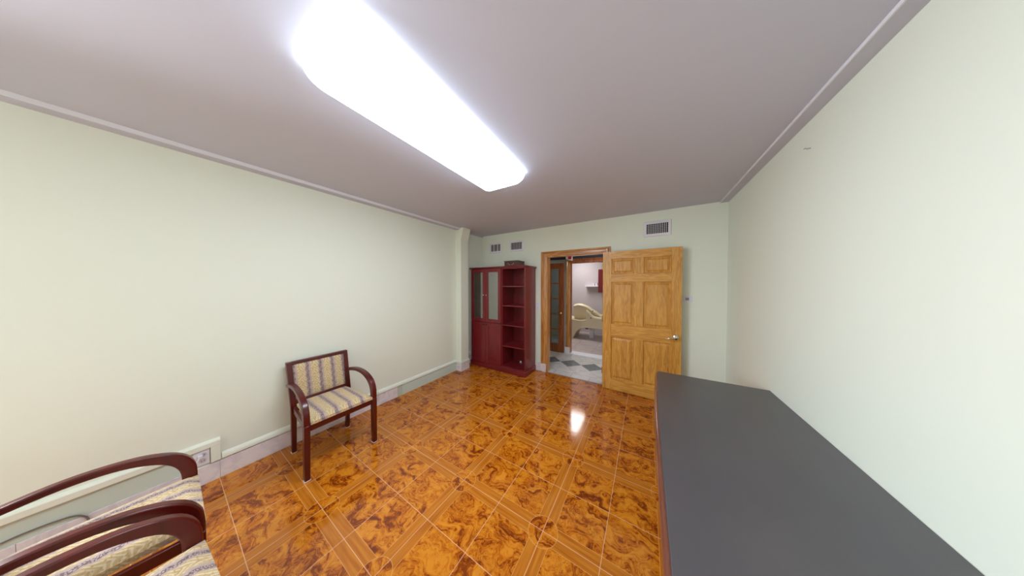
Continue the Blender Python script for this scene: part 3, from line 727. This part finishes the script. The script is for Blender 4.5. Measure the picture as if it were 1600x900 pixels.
# ================================================================== long black table by the right wall
tb = thing('long_table', 'long black topped table pushed against the right wall', 'table', (0, 0, 0))
edge = smooth_curve([(0.068, -0.95), (0.068, 0.6), (0.069, 1.2), (0.072, 1.63), (0.080, 1.95), (0.092, 2.25), (0.102, 2.395)], 6)
R = 0.020; ZT = 0.70; rings = []; band = []
for x, y, *_ in [tuple(p) for p in edge]:
    rings.append([(0.798, y, ZT), (x + 0.003, y, ZT), (x, y, ZT - 0.003), (x, y, ZT - 2 * R), (0.798, y, ZT - 2 * R)])
    prof = [(x - 0.0005, ZT - 0.004)]
    for k in range(1, 8):
        a = math.radians(90 + 180 * k / 8); prof.append((x + R * math.cos(a), ZT - 0.002 - R + R * math.sin(a)))
    prof.append((x - 0.0005, ZT - 2 * R)); band.append([(px, y, pz) for px, pz in prof])
obj('top', loft(bmn(), rings), 'black_top', tb)
M['edge_band'] = wood('brown_edge_band', srgb(140, 88, 66), srgb(120, 72, 54), srgb(96, 54, 42), 1, 0.2, 1.0, 0.4, 0.6, False)
obj('edge_band', loft(bmn(), band), 'edge_band', tb)
for y0 in (-0.80, 2.10): obj('leg_panel', bx(bmn(), 0.16, 0.78, y0, y0 + 0.04, 0.0, ZT - 2 * R), 'mahog', tb, 0.003)
obj('apron', bx(bmn(), 0.70, 0.72, -0.76, 2.10, 0.30, ZT - 2 * R), 'mahog', tb, 0.002)

# ================================================================== vents, plates, cable
def vent(label, x0, x1, z0, z1, ix0, ix1, iz0, iz1, kind):
    t = thing('wall_vent', label, 'vent', ((x0 + x1) / 2, YB, (z0 + z1) / 2), 0, 'air vents on the back wall')
    ox, oz = (x0 + x1) / 2, (z0 + z1) / 2
    x0, x1, ix0, ix1 = x0 - ox, x1 - ox, ix0 - ox, ix1 - ox; z0, z1, iz0, iz1 = z0 - oz, z1 - oz, iz0 - oz, iz1 - oz
    b = bmn()
    def rg(a0, a1, c0, c1, y): return [(a0, y, c0), (a1, y, c0), (a1, y, c1), (a0, y, c1)]
    loft(b, [rg(x0, x1, z0, z1, -0.0005), rg(x0, x1, z0, z1, -0.006), rg(x0 + 0.006, x1 - 0.006, z0 + 0.006, z1 - 0.006, -0.014), rg(ix0, ix1, iz0, iz1, -0.016), rg(ix0, ix1, iz0, iz1, -0.002)], caps=False)
    obj('frame', b, 'white_plastic', t, smooth=False)
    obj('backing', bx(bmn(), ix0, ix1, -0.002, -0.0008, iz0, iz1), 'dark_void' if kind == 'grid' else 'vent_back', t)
    def vslat(x, w, y0=-0.015, y1=-0.009): obj('slat', bx(bmn(), x - w / 2, x + w / 2, y0, y1, iz0, iz1), 'white_plastic', t)
    def hslat(z, w, y0=-0.008, y1=-0.003, m='white_plastic'): obj('slat', bx(bmn(), ix0, ix1, y0, y1, z - w / 2, z + w / 2), m, t)
    if kind == 'grid':
        n = 12
        for k in range(1, n): vslat(ix0 + (ix1 - ix0) * k / n, 0.0052)
        for k in range(1, 6): hslat(iz0 + (iz1 - iz0) * k / 6, 0.004, m='grey_plastic')
    elif kind == 'three':
        for k in (0.32, 0.70): vslat(ix0 + (ix1 - ix0) * k, 0.011)
        for k in range(1, 8): hslat(iz0 + (iz1 - iz0) * k / 8, 0.0055, m='grey_plastic')
    else:
        for k in range(1, 8): hslat(iz0 + (iz1 - iz0) * (k / 8 - 0.03), 0.006, -0.012, -0.006, m='grey_plastic')
        for k in range(1, 4): vslat(ix0 + (ix1 - ix0) * k / 4, 0.003, -0.005, -0.003)
vent('white wall vent with three slatted sections, nearest the left corner', -2.655, -2.362, 2.103, 2.300, -2.608, -2.382, 2.139, 2.269, 'three')
vent('white louvred wall vent above the box on the bookcase', -2.172, -1.879, 2.104, 2.298, -2.141, -1.912, 2.137, 2.263, 'louvre')
vent('larger white wall vent with dark grid above the open door', -0.036, 0.268, 2.131, 2.335, -0.002, 0.235, 2.168, 2.298, 'grid')

sw = thing('light_switch', 'white light switch between the bookcase and the doorway', 'switch', (-1.605, YB, 1.12))
obj('plate', bx(bmn(), -0.035, 0.035, -0.006, -0.0005, -0.057, 0.057), 'white_plastic', sw, 0.003)
obj('toggle', prism(bmn(), [(-0.006, -0.012), (-0.006, 0.012), (-0.016, 0.010), (-0.012, -0.002)], 0, -0.005, 0.005), 'white_plastic', sw)
st = thing('wall_control', 'small white wall plate with grey centre right of the open door', 'switch', (0.437, YB, 1.315))
obj('plate', bx(bmn(), -0.050, 0.050, -0.008, -0.0005, -0.036, 0.036), 'white_plastic', st, 0.003)
obj('face', bx(bmn(), -0.018, 0.018, -0.011, -0.0081, -0.016, 0.016), 'grey_plastic', st, 0.001)

ou = thing('wall_outlet', 'white wall outlet set low in the left wall with a plug in it', 'outlet', (XL + 0.006, 0.142, 0.208))
obj('plate', bx(bmn(), 0.0005, 0.006, -0.036, 0.036, -0.056, 0.056), 'white_plastic', ou, 0.002)
M['socket'] = plain('socket_plastic', srgb(205, 200, 208), 0.4)
for zc in (-0.022, 0.022): obj('socket', lathe(bmn(), [(0.001, 0), (0.0165, 0), (0.0165, 0.003), (0.001, 0.003)], (0.006, 0.006, zc), 0, 16), 'socket', ou, 0.0008)
for zc in (-0.022, 0.022):
    for yc in (-0.0, 0.012): obj('slot', bx(bmn(), 0.009, 0.0096, yc - 0.0012, yc + 0.0012, zc - 0.005, zc + 0.005), 'dark_pad', ou)
pl = thing('plug', 'white plug and short white lead in the low wall outlet', 'plug', (XL + 0.016, 0.140, 0.228))
obj('plug_body', bx(bmn(), 0.0, 0.024, -0.014, 0.008, -0.014, 0.012), 'white_plastic', pl, 0.004)
pts = smooth_curve([(0.022, -0.008, -0.006), (0.030, -0.022, -0.026), (0.026, -0.045, -0.055), (0.018, -0.075, -0.10), (0.014, -0.11, -0.17), (0.022, -0.16, -0.222)], 5)
obj('lead', tube(bmn(), pts, 0.0035, 8), 'white_plastic', pl)
pts = smooth_curve([(XL + 0.016, -0.75, 0.10), (XL + 0.014, -0.62, 0.150), (XL + 0.013, -0.50, 0.165), (XL + 0.014, -0.40, 0.178), (XL + 0.016, -0.30, 0.170), (XL + 0.017, -0.255, 0.140), (XL + 0.018, -0.245, 0.09), (XL + 0.019, -0.29, 0.045), (XL + 0.022, -0.40, 0.008)], 6)
tag(obj('cable', tube(bmn(), pts, 0.0042, 8), 'cord_dark'), 'grey cable looped along the skirting behind the corner armchair', 'cable')
# tiny hook in the right wall
pts = [(XR - 0.001, 1.98, 2.283), (XR - 0.016, 1.98, 2.283), (XR - 0.020, 1.983, 2.290), (XR - 0.018, 2.0, 2.292)]
hk = obj('wall_hook', tube(bmn(), pts, 0.0022, 6), 'grey_plastic')
tag(hk, 'tiny grey hook high on the bare right wall', 'hook')
